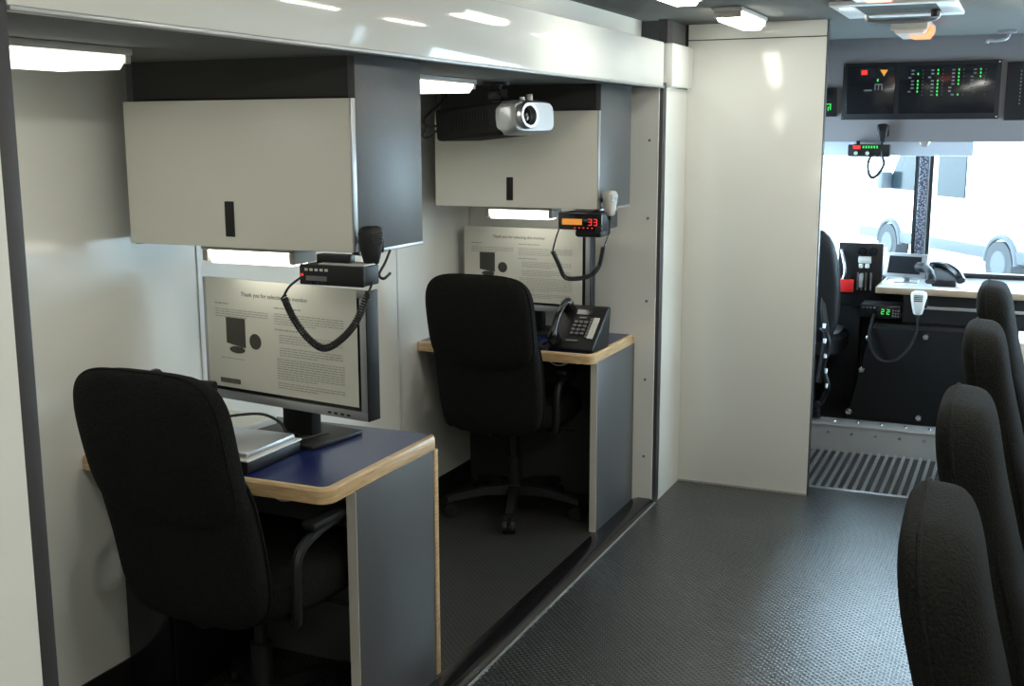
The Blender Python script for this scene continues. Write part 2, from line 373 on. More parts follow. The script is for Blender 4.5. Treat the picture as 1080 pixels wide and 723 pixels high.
for y0, lb in ((4.28, 'lit white tube lamp over the farthest chair of the right row'), (3.30, 'lit white tube lamp over the third chair of the right row'), (2.30, 'added unseen tube lamp over the second chair of the right row'),
               (1.30, 'added unseen tube lamp over the nearest chair of the right row'), (.30, 'added unseen tube lamp over the rear end of the right counter'), (-.80, 'added unseen tube lamp at the right of the rear wall')):  # second chair and everything rearward: unseen lamps added to brighten the white walls
    lamp(.06, .17, y0, y0+.45, ZC, .05, lb, 'lamp_on')
lamp(-1.975, -1.685, 2.44, 2.55, 1.268, .052, 'lit lamp under the near grey wall cabinet', 'lamp_under', 'x', 'under cabinet lamps')
lamp(-1.975, -1.685, 4.19, 4.30, 1.268, .052, 'lit lamp under the far grey wall cabinet', 'lamp_under', 'x', 'under cabinet lamps')
lr = lamp(-.555, -.405, 5.03, 5.40, ZC, .055, 'ceiling lamp with glowing red lens before the cab', 'lamp_clear', 'y', 'red lamps', 'lamp')
rl = B(); prism(rl, [(-.49, 1.985), (-.405, 1.985), (-.407, 1.967), (-.424, 1.943), (-.49, 1.943)], 'y', 5.16, 5.395); obj('red_lens', rl, 'lamp_red', lr)
lr2 = lamp(-.545, -.405, 3.44, 3.84, ZC, .055, 'ceiling lamp with red lens behind the roof vent', 'lamp_clear', 'y', 'red lamps', 'lamp')
rl = B(); prism(rl, [(-.49, 1.985), (-.400, 1.985), (-.402, 1.967), (-.420, 1.943), (-.49, 1.943)], 'y', 3.47, 3.825); obj('red_lens', rl, 'lamp_red', lr2)

# roof vent
v = thing('roof_vent', 'white framed roof vent with metal pull bar in the aisle ceiling', 'vent', (-.46, 4.53, ZC))
fr = B()
for a in ((-.68, -.26, 4.28, 4.34), (-.68, -.26, 4.71, 4.79), (-.68, -.61, 4.34, 4.71), (-.33, -.26, 4.34, 4.71)): box(fr, a[0], a[1], a[2], a[3], 1.985, ZC, .003)
obj('frame', fr, 'white_plastic', v); obj('screen', box(B(), -.61, -.33, 4.34, 4.71, 1.993, ZC), 'ceiling_fabric', v)
bar = B(); tube(bar, smooth_path([(-.60, 4.66, 1.985), (-.58, 4.66, 1.962), (-.47, 4.66, 1.958), (-.36, 4.66, 1.962), (-.34, 4.66, 1.985)]), .008); obj('pull_bar', bar, 'silver_metal', v)
kn = B(); cyl(kn, (-.35, 4.62, 1.99), (-.35, 4.62, 1.965), .016); obj('knob', kn, 'black_plastic', v)
h = thing('coat_hook', 'small metal double hook on the cab ceiling corner', 'hook', (-.15, 5.8, ZC))
obj('plate', box(B(), -.17, -.09, 5.77, 5.83, 1.988, ZC, .003), 'silver_plastic', h)
hk = B(); tube(hk, smooth_path([(-.12, 5.8, 1.99), (-.13, 5.79, 1.965), (-.17, 5.78, 1.955), (-.205, 5.78, 1.957), (-.21, 5.78, 1.945)]), .008); obj('hook', hk, 'silver_plastic', h)

# ------------------------------------------------------------------ wall cabinets
def cabinet(y0, y1, label):
    t = thing('wall_cabinet', label, 'cabinet', (-1.8, y0, 1.268), 0, 'grey wall cabinets')
    x0, x1 = -2.14, -1.456
    b = B(); box(b, x0+.02, x1-.02, y0+.03, y1, 1.288, ZS); obj('body', b, 'grey_laminate', t)
    obj('side_panel', box(B(), x0, x0+.02, y0+.004, y1, 1.266, ZS, .001), 'grey_laminate', t)
    obj('side_panel', box(B(), x1-.02, x1, y0+.004, y1, 1.262, ZS, .001), 'grey_laminate', t)
    obj('bottom_panel', box(B(), x0+.02, x1-.02, y0+.004, y1, 1.268, 1.289), 'grey_laminate', t)
    obj('bottom_edge', box(B(), x1-.004, x1+.0015, y0+.005, y1, 1.261, 1.270, .0005), 'silver_plastic', t)
    obj('top_panel', box(B(), x0+.02, x1-.02, y0+.006, y0+.03, 1.636, ZS), 'dark_recess', t)  # shade under the ceiling is partly put into this dark colour
    d = obj('door', box(B(), x0+.004, x1-.004, y0-.018, y0, 1.270, 1.632, .0025), 'door_cream', t)
    obj('edge_trim', box(B(), x1-.004, x1+.0005, y0-.017, y0+.003, 1.271, 1.632, .001), 'silver_plastic', d)
    hd = B(); box(hd, -1.828, -1.801, y0-.0215, y0-.016, 1.297, 1.385, .002); obj('handle', hd, 'black_plastic', d)
    return t
cabinet(2.378, 2.705, 'grey wall cabinet with cream door above the near desk')
c2 = cabinet(4.098, 4.46, 'grey wall cabinet with cream door behind the projector')
obj('mounting_rail', box(B(), -2.1, -1.5, 4.46, YE, 1.35, 1.65), 'grey_laminate', c2)

# ------------------------------------------------------------------ desks
def desk(y0, y1, label, rear):
    t = thing('desk', label, 'desk', (-1.84, y0, 0), 0, 'built-in desks in the slide-out')
    x0, x1 = -2.218, -1.462
    def outl(g, r, rr):
        o = []
        xa, xb, ya, yb = x0, x1-g, y0+g, y1-(g*.12 if rear else 0)
        for cx, cy, a0, q in ((xb-r, ya+r, 270, r), (xb-rr, yb-rr, 0, rr)):
            for k in range(7):
                a = math.radians(a0+15*k); o.append((cx+q*math.cos(a), cy+q*math.sin(a)))
        o += [(xa, yb), (xa, ya)]; return o
    e = B(); O, I = outl(0, .035, .018 if rear else .002), outl(.016, .022, .006 if rear else .001); n = len(O)
    # wooden rim with rounded top
    prof = [(0, .682), (0, .714), (.006, .720), (1, .7205), (1, .682)]
    rs = []
    for f, z in prof:
        f2 = f if f in (0, 1) else .3
        rs.append([(O[k][0]+(I[k][0]-O[k][0])*f2, O[k][1]+(I[k][1]-O[k][1])*f2, z) for k in range(n)])
    rings(e, rs, cap=False, closed=True)
    tp_ = obj('top', prism(B(), I, 'z', .683, .7205), 'blue_laminate', t)
    obj('wooden_edge', e, 'maple', t)
    obj('side_panel', box(B(), x1-.022, x1+.004, y0+.118 if rear else y0+.04, y1-.025 if rear else y1, .0, .684, .001), 'grey_laminate', t)
    sp = B(); box(sp, x1-.0225, x1+.0045, (y0+.116) if rear else (y0+.037), (y0+.119) if rear else (y0+.041), 0, .683); obj('panel_edge', sp, 'beige_housing', t)
    if rear:
        obj('back_panel', box(B(), x0, x1-.012, y1-.05, y1-.026, .005, .683), 'grey_laminate', t)
        wd = B(); box(wd, x1-.012, x1+.007, y1-.031, y1-.007, .012, .684, .004); obj('wooden_post', wd, 'maple', t)
    else:
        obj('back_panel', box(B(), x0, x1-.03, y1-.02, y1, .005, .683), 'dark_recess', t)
    obj('cable_tray', box(B(), x0+.1, x1-.1, y1-.18, y1-.06, .60, .63), 'black_metal', t)
    w_ = B(); tube(w_, smooth_path([(x1-.22, y0+.06, .682), (x1-.17, y0+.05, .66), (x1-.13, y0+.06, .668), (x1-.12, y0+.07, .684)]), .003, 6); obj('hanging_wire', w_, 'label_white', t)
    return t
desk(2.222, 2.782, 'blue topped desk with maple edge and grey side nearest the viewer', True)
desk(4.062, YE, 'blue topped desk with maple edge against the end wall', False)
pc = thing('computer_case', 'black computer case in the shadow under the near desk', 'computer', (-2.0, 2.5, .004))
obj('case', box(B(), -2.205, -2.045, 2.34, 2.72, .004, .44, .006), 'black_plastic', pc); obj('bezel', box(B(), -2.2, -2.05, 2.325, 2.342, .008, .436, .006), 'black_gloss', pc)

# ------------------------------------------------------------------ monitors with a paper sheet on the screen
def monitor(cx, cy, deg, z0, label, title_z, sheet_l, sheet_r):
    t = thing('monitor', label, 'monitor', (cx, cy, .7205), math.radians(deg), 'monitors')
    W, H, D = .588, .342, .030; zb = z0-.7205
    L = lambda nm, bm, m, par=t: obj(nm, bm, m, par, world=False)
    L('housing', box(B(), -W/2+.012, W/2-.012, .012, .052, zb+.01, zb+H-.01, .008), 'black_plastic')
    L('rear_hump', box(B(), -.16, .16, .05, .085, zb+.06, zb+.27, .012), 'black_plastic')
    bz = B(); g = .020
    for a in ((-W/2, W/2, zb, zb+g+.004), (-W/2, W/2, zb+H-g, zb+H), (-W/2, -W/2+g, zb+g, zb+H-g), (W/2-g, W/2, zb+g, zb+H-g)): box(bz, a[0], a[1], -.004, .016, a[2], a[3], .002)
    L('bezel', bz, 'silver_plastic'); L('side_strip', box(B(), W/2-.001, W/2+.003, -.002, .045, zb, zb+H, .001), 'black_plastic')
    L('screen', box(B(), -W/2+g, W/2-g, .001, .012, zb+g, zb+H-g), 'screen_dark')
    bt = B()
    for k in range(4): box(bt, .16+k*.022, .17+k*.022, -.006, -.003, zb+.008, zb+.013)
    L('buttons', bt, 'black_plastic')
    L('neck', box(B(), -.055, .055, .045, .085, .012, zb+.14, .006), 'black_plastic')
    L('foot', box(B(), -.13, .13, -.04, .17, 0, .014, .004), 'black_plastic')
    # protective sheet with printed instructions
    p0, p1 = sheet_l, sheet_r; q0, q1 = zb+.036, zb+H+.001
    sh = L('instruction_sheet', box(B(), p0, p1, -.0062, -.0052, q0, q1), 'paper')
    tx = B(); yy0, yy1 = -.0070, -.0061; rr = random.Random(3)
    def para(xa, xb, z, n, dz=.0066, hh=.0021):
        for i in range(n):
            x = xa; xe = xb if i < n-1 else xa+(xb-xa)*.6
            while x < xe:
                wl_ = rr.uniform(.006, .02); box(tx, x, min(x+wl_, xe), yy0, yy1, z-i*dz-hh, z-i*dz); x += wl_+.0035
    para(p0+.035, p0+.12, q1-.068, 1, hh=.0036); para(p0+.035, p0+.235, q1-.085, 4)
    para(p0+.26, p0+.42, q1-.066, 1, hh=.0036); para(p0+.26, p1-.045, q1-.083, 5)
    para(p0+.26, p0+.40, q1-.125, 1, hh=.0036); para(p0+.275, p1-.05, q1-.14, 4); para(p0+.275, p1-.05, q1-.175, 4); para(p0+.265, p1-.045, q1-.206, 9)
    para(p0+.265, p1-.045, q1-.272, 3); para(p0+.05, p0+.20, q1-.222, 1)
    o_ = L('printed_text', tx, 'print_grey', sh); o_['kind'] = 'stuff'
    rz = Matrix.Rotation(PI/2, 4, 'X')
    text_mesh('printed_title', 'Thank you for selecting this monitor', .0165, 'print_dark', ROOT[t.name] @ Matrix.Translation(((p0+p1)/2-.015, -.0064, q1-.040)) @ rz, sh)
    pc_ = B(); prism(pc_, [(p0+.075, q1-.180), (p0+.148, q1-.190), (p0+.148, q1-.108), (p0+.075, q1-.108)], 'y', yy0, yy1)
    pts = [(p0+.115+.030*math.cos(a), q1-.197+.010*math.sin(a)) for a in [2*PI*k/16 for k in range(16)]]; prism(pc_, pts, 'y', yy0, yy1)
    box(pc_, p0+.128, p0+.136, yy0, yy1, q1-.198, q1-.186)
    pts = [(p0+.185+.022*math.cos(a), q1-.168+.022*math.sin(a)) for a in [2*PI*k/20 for k in range(20)]]; prism(pc_, pts, 'y', yy0, yy1)
    L('printed_picture', pc_, 'print_dark', sh)
    bc = B(); x = p0+.045
    while x < p0+.12:
        wl_ = rr.choice((.0012, .002, .003)); box(bc, x, x+wl_, yy0, yy1, q0+.012, q0+.026); x += wl_+.0016
    L('printed_barcode', bc, 'print_dark', sh)
    return t
monitor(-1.808, 2.553, -8.75, .815, 'silver framed monitor with printed sheet on the near desk', 0, -.280, .268)
monitor(-1.886, 4.40, -4, .822, 'silver framed monitor with printed sheet on the far desk', 0, -.290, .262)

# ------------------------------------------------------------------ office chairs
def make_chair(label, loc, rz, base_rot, group):
    t = thing('office_chair', label, 'chair', loc, rz, group)
    L = lambda nm, bm, m, par=t: obj(nm, bm, m, par, world=False)
    def C(z): return -.237-.200*(z-.45)+.008*math.sin((z-.42)/.62*2*PI)
    def pad(z0, z1, hw, ht, oy, et, eb, taper=0.):
        zc, hz = (z0+z1)/2, (z1-z0)/2; rs = []; N = 26
        for i in range(N+1):
            s = -math.cos(PI*i/N)*.9995; z = zc+hz*s; ee = et if s > 0 else eb
            f = (1-abs(s)**ee)**(1/ee); g = (1-abs(s)**4.5)**(1/4.5); w_ = hw*(1-taper*(1-s)/2)
            rs.append([(p[0], p[1]+C(z)+oy, z-.08*p[1]) for p in sell(w_*f, ht*(.9+.1*g)*g, 40, 3.4)])
        return rings(B(), rs)
    def edge(z0, z1, hw, off, et, eb, taper=0.):
        zc, hz = (z0+z1)/2, (z1-z0)/2; path = []
        for k in range(81):
            a = -PI*.5+2*PI*k/80; c, s = math.cos(a), math.sin(a); e = et if s > 0 else eb
            u_, v_ = math.copysign(abs(c)**(2/e), c), math.copysign(abs(s)**(2/e), s)
            z = zc+hz*v_*.998; path.append((hw*(1-taper*(1-v_)/2)*u_, C(z)+off, z-.08*off))
        return tube(B(), path, .004, 6)
    br = L('backrest', pad(.645, 1.027, .216, .060, -.002, 4.3, 3.8), 'fabric')
    L('piping', edge(.645, 1.027, .215, -.022, 4.3, 3.8), 'fabric', br)
    lo = L('lumbar_pad', pad(.385, .82, .222, .050, .006, 5, 4.5, .04), 'fabric')
    L('piping', edge(.385, .82, .221, .030, 5, 4.5, .04), 'fabric', lo)
    rs = []
    for z, k in ((.392, .86), (.400, .95), (.42, 1.0), (.465, 1.0), (.488, .97), (.499, .90), (.503, .6)):
        rs.append([(p[0], p[1], z+.012*(p[0]/.24)**2) for p in sell(.245*k, .235*k, 36, 4, 0, .015)])
    L('seat', rings(B(), rs), 'fabric')
    sh = B(); rs = [[(p[0], p[1], z) for p in sell(.225*k, .215*k, 28, 4, 0, .015)] for z, k in ((.365, .55), (.385, .9), (.408, .97))]
    L('seat_shell', rings(sh, rs), 'black_plastic')
    bb = B(); tube(bb, smooth_path([(0, .0, .375), (0, -.15, .370), (0, -.215, .385), (0, -.235, .43), (0, -.238, .50)], 5), .020, 8); L('back_support', bb, 'black_plastic')
    for s in (-1, 1):
        a = B(); tube(a, smooth_path([(s*.19, -.12, .385), (s*.228, -.14, .392), (s*.240, -.15, .45), (s*.240, -.14, .56), (s*.240, -.06, .600), (s*.240, .06, .612)], 6), [.014]*31, 8)
        ar = L('armrest', a, 'black_plastic'); L('arm_pad', box(B(), s*.240-.022, s*.240+.022, -.10, .13, .610, .634, .010), 'black_plastic', ar)
    c_ = B(); cyl(c_, (0, 0, .09), (0, 0, .24), .028); cyl(c_, (0, 0, .22), (0, 0, .37), .016); L('gas_column', c_, 'black_plastic')
    lv = B(); tube(lv, [(.05, .05, .36), (.17, .09, .352), (.23, .10, .345)], .006, 6); L('lever', lv, 'black_plastic')
    hb = B(); cyl(hb, (0, 0, .075), (0, 0, .125), .048, .036); L('hub', hb, 'black_plastic')
    for k in range(5):
        a = math.radians(base_rot+72*k); d = Vector((math.cos(a), math.sin(a), 0)); q = Vector((-d.y, d.x, 0))
        l_ = B(); rs = []
        for f, z, hw, hh in ((.02, .10, .026, .020), (.12, .102, .022, .017), (.22, .088, .019, .013), (.285, .074, .017, .010)):
            p = d*f+Vector((0, 0, z)); rs.append([p+q*(hw*x)+Vector((0, 0, hh*y)) for x, y in ((-1, -1), (1, -1), (.8, 1), (-.8, 1))])
        leg = L('leg', rings(l_, rs), 'black_plastic')
        cs = B(); p = d*.272
        for s in (-1, 1): cyl(cs, tuple(p+q*(s*.008)+Vector((0, 0, .028))), tuple(p+q*(s*.025)+Vector((0, 0, .028))), .0275, None, 16)
        cyl(cs, tuple(p+Vector((0, 0, .028))), tuple(p+Vector((0, 0, .07))), .008, None, 8)
        L('caster', cs, 'black_plastic', leg)
    return t
G1, G2 = 'chairs at the slide-out desks', 'chairs in a row along the right counter'
ch = make_chair('black fabric office chair at the near desk', (-1.750, 2.325, .004), math.radians(-3), -72, G1)
dup(ch, (-1.855, 4.215, .004), math.radians(1), 'black fabric office chair at the far desk by the end wall', G1)
for y, rz, lb in ((1.71, -88, 'black fabric chair at lower right, nearest in the row'), (2.455, -90, 'black fabric chair in the right row, second from the viewer'),
                  (3.42, -90, 'black fabric chair in the right row, third from the viewer'), (4.38, -91, 'black fabric chair in the right row, farthest, by the cab')):
    dup(ch, (.272, y, 0), math.radians(rz), lb, G2)
# right counter that these chairs face
rc = thing('long_counter', 'long blue counter with maple edge along the right wall', 'counter', (.85, 2.6, 0))
obj('top', box(B(), .52, 1.148, .6, 4.9, .685, .72), 'blue_laminate', rc); obj('wooden_edge', box(B(), .50, .52, .6, 4.9, .682, .7205, .004), 'maple', rc)
for y in (.62, 2.22, 3.1, 4.1, 4.86): obj('side_panel', box(B(), .60, 1.148, y, y+.022, .001, .685), 'grey_laminate', rc)
wb = thing('low_cabinet', 'white low cabinet edge at the right of the step', 'cabinet', (.2, 5.2, 0))
obj('body', box(B(), .012, .40, 5.10, 5.42, .006, .70, .004), 'white_plastic', wb); obj('door', box(B(), .03, .385, 5.09, 5.101, .03, .68, .003), 'white_plastic', wb)

# ------------------------------------------------------------------ desk phones
def phone(label, loc, rz, group):
    t = thing('desk_phone', label, 'phone', loc, rz, group)
    L = lambda nm, bm, m, par=t: obj(nm, bm, m, par, world=False)
    prof = [(-.075, 0), (-.082, .012), (-.07, .028), (.075, .155), (.098, .158), (.105, .148), (.08, .0)]
    L('body', prism(B(), prof, 'x', -.092, .102, .005), 'black_plastic')
    an = math.atan2(.127, .145); Fm = Matrix.Translation((0, -.07, .030)) @ Matrix.Rotation(an, 4, 'X')   # face frame: x right, y up the slope, z out
    def F(bm): bm.transform(Fm); return bm
    ky = B()
    for i in range(3):
        for j in range(4): box(ky, -.014+i*.021, .001+i*.021, .045+j*.019, .057+j*.019, .0, .006, .0015)
    L('keypad', F(ky), 'tick_grey')
    L('label_strip', F(box(B(), .062, .086, .03, .135, .0, .003)), 'label_white')
    bl = B()
    for j in range(7): box(bl, .051, .060, .034+j*.0145, .044+j*.0145, 0, .004)
    L('line_buttons', F(bl), 'tick_grey')
    L('display', F(box(B(), -.018, .05, .148, .172, .0, .002)), 'screen_dark'); L('name_plate', F(box(B(), .0, .03, .128, .136, .0, .002)), 'tick_grey')
    L('bottom_strip', F(box(B(), -.02, .03, .012, .02, 0, .002)), 'tick_grey')
    hs = B(); tube(hs, smooth_path([(-.062, .0, .018), (-.062, .02, .042), (-.062, .095, .056), (-.062, .165, .042), (-.062, .19, .018)], 6), [.020]*5+[.018, .016, .015, .014]+[.0135]*8+[.014, .015, .016, .018]+[.020]*4, 10)
    h_ = L('handset', F(hs), 'black_gloss')
    for yy in (.005, .178):
        ep = B(); cyl(ep, (-.062, yy, .004), (-.062, yy, .036), .027, .024, 16); L('earpiece', F(ep), 'black_gloss', h_)
    cd = B(); coil(cd, [(-.062, -.075, .030), (-.085, -.10, .012), (-.12, -.075, .012), (-.135, -.02, .012), (-.10, .05, .014), (-.09, .06, .02)], .005, .002, .006); L('coiled_cord', cd, 'black_rubber')
    return t
ph = phone('black desk phone with white label strip on the far desk', (-1.572, 4.175, .7205), math.radians(-3), 'desk phones')
dup(ph, (-2.105, 2.42, .7205), math.radians(6), 'black desk phone behind the nearest chair on the near desk', 'desk phones')

# ------------------------------------------------------------------ things on the near desk
pr = thing('printer', 'flat silver and black portable printer beside the near monitor', 'printer', (-1.86, 2.38, .7205))
obj('base', box(B(), -1.98, -1.712, 2.252, 2.485, .7205, .752, .008), 'black_plastic', pr)
obj('rim', box(B(), -1.982, -1.710, 2.250, 2.487, .751, .757, .003), 'white_plastic', pr)
obj('lid', box(B(), -1.97, -1.722, 2.262, 2.475, .756, .772, .007), 'silver_plastic', pr)
obj('latch', box(B(), -1.80, -1.755, 2.248, 2.262, .752, .764, .004), 'black_plastic', pr)
bk_ = thing('manual_booklet', 'white booklet lying behind the printer under the monitor', 'booklet', (-1.95, 2.6, .7205), math.radians(-8))
obj('cover', box(B(), -2.17, -1.95, 2.55, 2.71, .7205, .745, .002), 'paper', bk_); obj('pages', box(B(), -2.168, -1.948, 2.552, 2.708, .724, .741), 'label_white', bk_)
wr = B(); tube(wr, smooth_path([(-1.99, 2.49, .78), (-1.93, 2.50, .795), (-1.86, 2.52, .80), (-1.80, 2.515, .785), (-1.765, 2.495, .765), (-1.735, 2.50, .748), (-1.70, 2.60, .745)]), .004, 6)
tag(obj('cable', wr, 'black_rubber'), 'black cable arching over the printer on the near desk', 'cable')

# ------------------------------------------------------------------ radios, microphones and cords under the cabinets
r1 = thing('radio', 'black radio with dim display under the near cabinet', 'radio', (-1.48, 2.4, 1.2), 0, 'two-way radios')
obj('case', box(B(), -1.572, -1.40, 2.312, 2.38, 1.197, 1.244, .004), 'black_plastic', r1)
obj('bracket', box(B(), -1.55, -1.46, 2.34, 2.37, 1.244, 1.266, .002), 'black_metal', r1)
obj('mounting_plate', box(B(), -1.53, -1.405, 2.318, 2.379, 1.244, 1.247), 'white_plastic', r1)
obj('face', box(B(), -1.575, -1.398, 2.302, 2.314, 1.196, 1.245, .004), 'black_plastic', r1)
obj('display', box(B(), -1.555, -1.498, 2.3005, 2.303, 1.207, 1.218), 'tick_grey', r1)
bt = B(); [box(bt, -1.558+k*.014, -1.550+k*.014, 2.3, 2.303, 1.230, 1.236) for k in range(5)]; obj('buttons', bt, 'label_white', r1)
bt = B(); cyl(bt, (-1.566, 2.303, 1.22), (-1.566, 2.299, 1.22), .0035, None, 10); obj('indicator', bt, 'led_red', r1)
bt = B(); [cyl(bt, (-1.54+k*.02, 2.304, 1.201), (-1.54+k*.02, 2.299, 1.201), .004, None, 8) for k in range(3)]; obj('knobs', bt, 'black_gloss', r1)
r2_ = thing('radio', 'black radio with amber display and red digits under the far cabinet', 'radio', (-1.5, 4.1, 1.19), 0, 'two-way radios')
obj('case', box(B(), -1.592, -1.425, 4.04, 4.22, 1.196, 1.258, .004), 'black_plastic', r2_)
obj('bracket', box(B(), -1.56, -1.50, 4.12, 4.17, 1.257, 1.270, .001), 'label_white', r2_)
obj('face', box(B(), -1.595, -1.422, 4.030, 4.042, 1.196, 1.260, .004), 'black_gloss', r2_)
obj('display', box(B(), -1.578, -1.500, 4.0275, 4.031, 1.215, 1.237), 'led_amber', r2_)
dg = B()
for x in (-1.474, -1.453):
    for z in (1.215, 1.226, 1.237): box(dg, x, x+.012, 4.0275, 4.031, z-.0015, z+.0015)
    box(dg, x+.010, x+.013, 4.0275, 4.031, 1.215, 1.237)
obj('digits', dg, 'led_red', r2_)
dg = B(); [box(dg, -1.53+k*.017, -1.525+k*.017, 4.0275, 4.031, 1.202, 1.206) for k in range(6)]; obj('indicators', dg, 'led_red', r2_)
obj('speaker', box(B(), -1.535, -1.43, 4.045, 4.16, 1.168, 1.197, .01), 'black_plastic', r2_)
vk = B(); cyl(vk, (-1.432, 4.03, 1.20), (-1.425, 4.00, 1.20), .014, .012, 14); obj('knob', vk, 'black_plastic', r2_)

def microphone(label, loc, rz, m, group, scale=1.0):
    t = thing('hand_microphone', label, 'microphone', loc, rz, group)
    L = lambda nm, bm, mm, par=t: obj(nm, bm, mm, par, world=False)
    k = scale; rs = []
    for z, hx, hy in ((-.046, .012, .011), (-.042, .017, .015), (-.02, .023, .018), (.01, .029, .020), (.028, .031, .021), (.040, .028, .019), (.046, .018, .013)):
        rs.append([(p[0], p[1], z*k) for p in sell(hx*k, hy*k, 24, 3)])
    L('body', rings(B(), rs), m)
    g = B(); [box(g, -.016*k, .016*k, -.0225*k, -.019*k, (.008+j*.007)*k, (.011+j*.007)*k) for j in range(4)]; L('grille', g, 'black_gloss')
    L('talk_button', box(B(), .020*k, .032*k, -.010*k, .010*k, -.018*k, .018*k, .003*k), 'black_plastic')
    ns = B(); cyl(ns, (0, 0, -.044*k), (0, 0, -.062*k), .007*k, .005*k, 10); L('strain_relief', ns, 'black_rubber')
    cl_ = B(); cyl(cl_, (0, .018*k, .01*k), (0, .036*k, .01*k), .010*k, None, 12); L('clip_button', cl_, 'black_metal')
    return t
microphone('black hand microphone clipped to the near cabinet side', (-1.418, 2.375, 1.288), math.radians(68), 'black_plastic', 'hand microphones')
microphone('beige hand microphone clipped to the far cabinet side', (-1.420, 4.115, 1.292), math.radians(68), 'beige_housing', 'hand microphones')
def cord(label, straight1, coilpts, straight2):
    t = thing('coiled_cord', label, 'cord', straight1[0], 0, 'coiled microphone cords')
    a = B(); tube(a, smooth_path(straight1, 6), .003, 6); obj('lead', a, 'black_rubber', t)
    a = B(); coil(a, coilpts); obj('coil', a, 'black_rubber', t)
    a = B(); tube(a, smooth_path(straight2, 6), .003, 6); obj('lead', a, 'black_rubber', t)
cord('black coiled cord looping in front of the near monitor', [(-1.418, 2.375, 1.228), (-1.402, 2.35, 1.205), (-1.385, 2.30, 1.182)],
     [(-1.383, 2.295, 1.180), (-1.412, 2.285, 1.115), (-1.455, 2.28, 1.070), (-1.500, 2.28, 1.050), (-1.545, 2.28, 1.075), (-1.585, 2.285, 1.118), (-1.620, 2.30, 1.163)],
     [(-1.620, 2.30, 1.165), (-1.602, 2.30, 1.19), (-1.575, 2.31, 1.212), (-1.567, 2.312, 1.216)])
cord('black coiled cord hanging in front of the far monitor', [(-1.420, 4.115, 1.232), (-1.41, 4.08, 1.19), (-1.408, 4.02, 1.140)],
     [(-1.408, 4.01, 1.138), (-1.420, 4.0, 1.07), (-1.455, 4.0, 1.032), (-1.51, 4.0, 1.018), (-1.555, 4.0, 1.022), (-1.580, 4.0, 1.07), (-1.604, 4.0, 1.116)],
     [(-1.604, 4.0, 1.118), (-1.595, 4.005, 1.16), (-1.590, 4.03, 1.20)])
cb = B(); tube(cb, smooth_path([(-1.450, 2.52, 1.262), (-1.447, 2.49, 1.235), (-1.43, 2.43, 1.212), (-1.40, 2.40, 1.207), (-1.405, 2.44, 1.215)]), .0035, 6)
tag(obj('cable', cb, 'black_rubber'), 'thin black cable behind the near microphone', 'cable')

# ------------------------------------------------------------------ projector hung from the slide-out ceiling
pj = thing('projector', 'black projector with silver lens front hung before the far cabinet', 'projector', (-1.68, 3.62, 1.6))
PM = Matrix.Translation((-1.648, 3.71, 1.609)) @ Matrix.Rotation(math.radians(-19), 4, 'Z') @ Matrix.Rotation(math.radians(-4.5), 4, 'Y')
def PJ(bm): bm.transform(PM); return bm
Lp, Wp, Hp = .38, .226, .0585
obj('body', PJ(box(B(), -Lp, -.045, 0, Wp, -Hp, Hp-.004, .014, 3)), 'projector_black', pj)
rs = [[(x, Wp/2+p[0]*k, p[1]*k2-.002) for p in sell(Wp/2, Hp, 36, 5)] for x, k, k2 in ((-.075, .99, .99), (-.06, 1.02, 1.03), (-.02, 1.02, 1.02), (.0, .98, .96), (.012, .90, .84))]
fr_ = obj('front_cover', PJ(rings(B(), rs)), 'silver_plastic', pj)
lt = B(); rs = []
for x, r in ((.0, .047), (.03, .046), (.034, .043), (.034, .034), (.006, .030)): rs.append([(x, .066+r*math.cos(2*PI*k/28), r*math.sin(2*PI*k/28)) for k in range(28)])
rings(lt, rs, cap=False); obj('lens_ring', PJ(lt), 'silver_metal', pj)
ls = B(); rs = []
for r, x in ((.0325, .010), (.024, .016), (.013, .0195), (.003, .0205)): rs.append([(x, .066+r*math.cos(2*PI*k/24), r*math.sin(2*PI*k/24)) for k in range(24)])
rings(ls, rs); obj('lens', PJ(ls), 'black_gloss', pj)
kb = B(); cyl(kb, (-.04, .15, Hp), (-.04, .15, Hp+.022), .012, None, 14); cyl(kb, (-.03, .10, Hp-.004), (-.03, .10, Hp+.010), .010, None, 14); obj('focus_knob', PJ(kb), 'dull_metal', pj)
vn = B(); [box(vn, -.30+k*.014, -.292+k*.014, -.002, .002, -.03, .03) for k in range(14)]; obj('vent_slots', PJ(vn), 'projector_black', pj)
mt = B(); cyl(mt, (-1.75, 3.83, ZS), (-1.75, 3.83, ZS-.012), .05); cyl(mt, (-1.75, 3.83, ZS-.01), (-1.75, 3.83, 1.64), .017); obj('ceiling_mount', mt, 'black_metal', pj)
mk = B(); box(mk, -1.775, -1.725, 3.795, 3.865, 1.665, 1.705, .006); cyl(mk, (-1.73, 3.81, 1.69), (-1.71, 3.79, 1.69), .012); obj('tilt_joint', mk, 'black_metal', pj)
cbx = B()
tube(cbx, smooth_path([(-1.99, 3.85, 1.58), (-2.04, 3.84, 1.575), (-2.05, 3.83, 1.60), (-2.04, 3.87, 1.63), (-2.04, 3.94, 1.66), (-2.0, 4.0, ZS)]), .005, 6)
obj('cable', cbx, 'black_rubber', pj); cbx = B(); tube(cbx, smooth_path([(-1.995, 3.83, 1.56), (-2.03, 3.81, 1.535), (-2.045, 3.81, 1.545), (-2.04, 3.83, 1.58)]), .005, 6); obj('cable', cbx, 'black_rubber', pj)

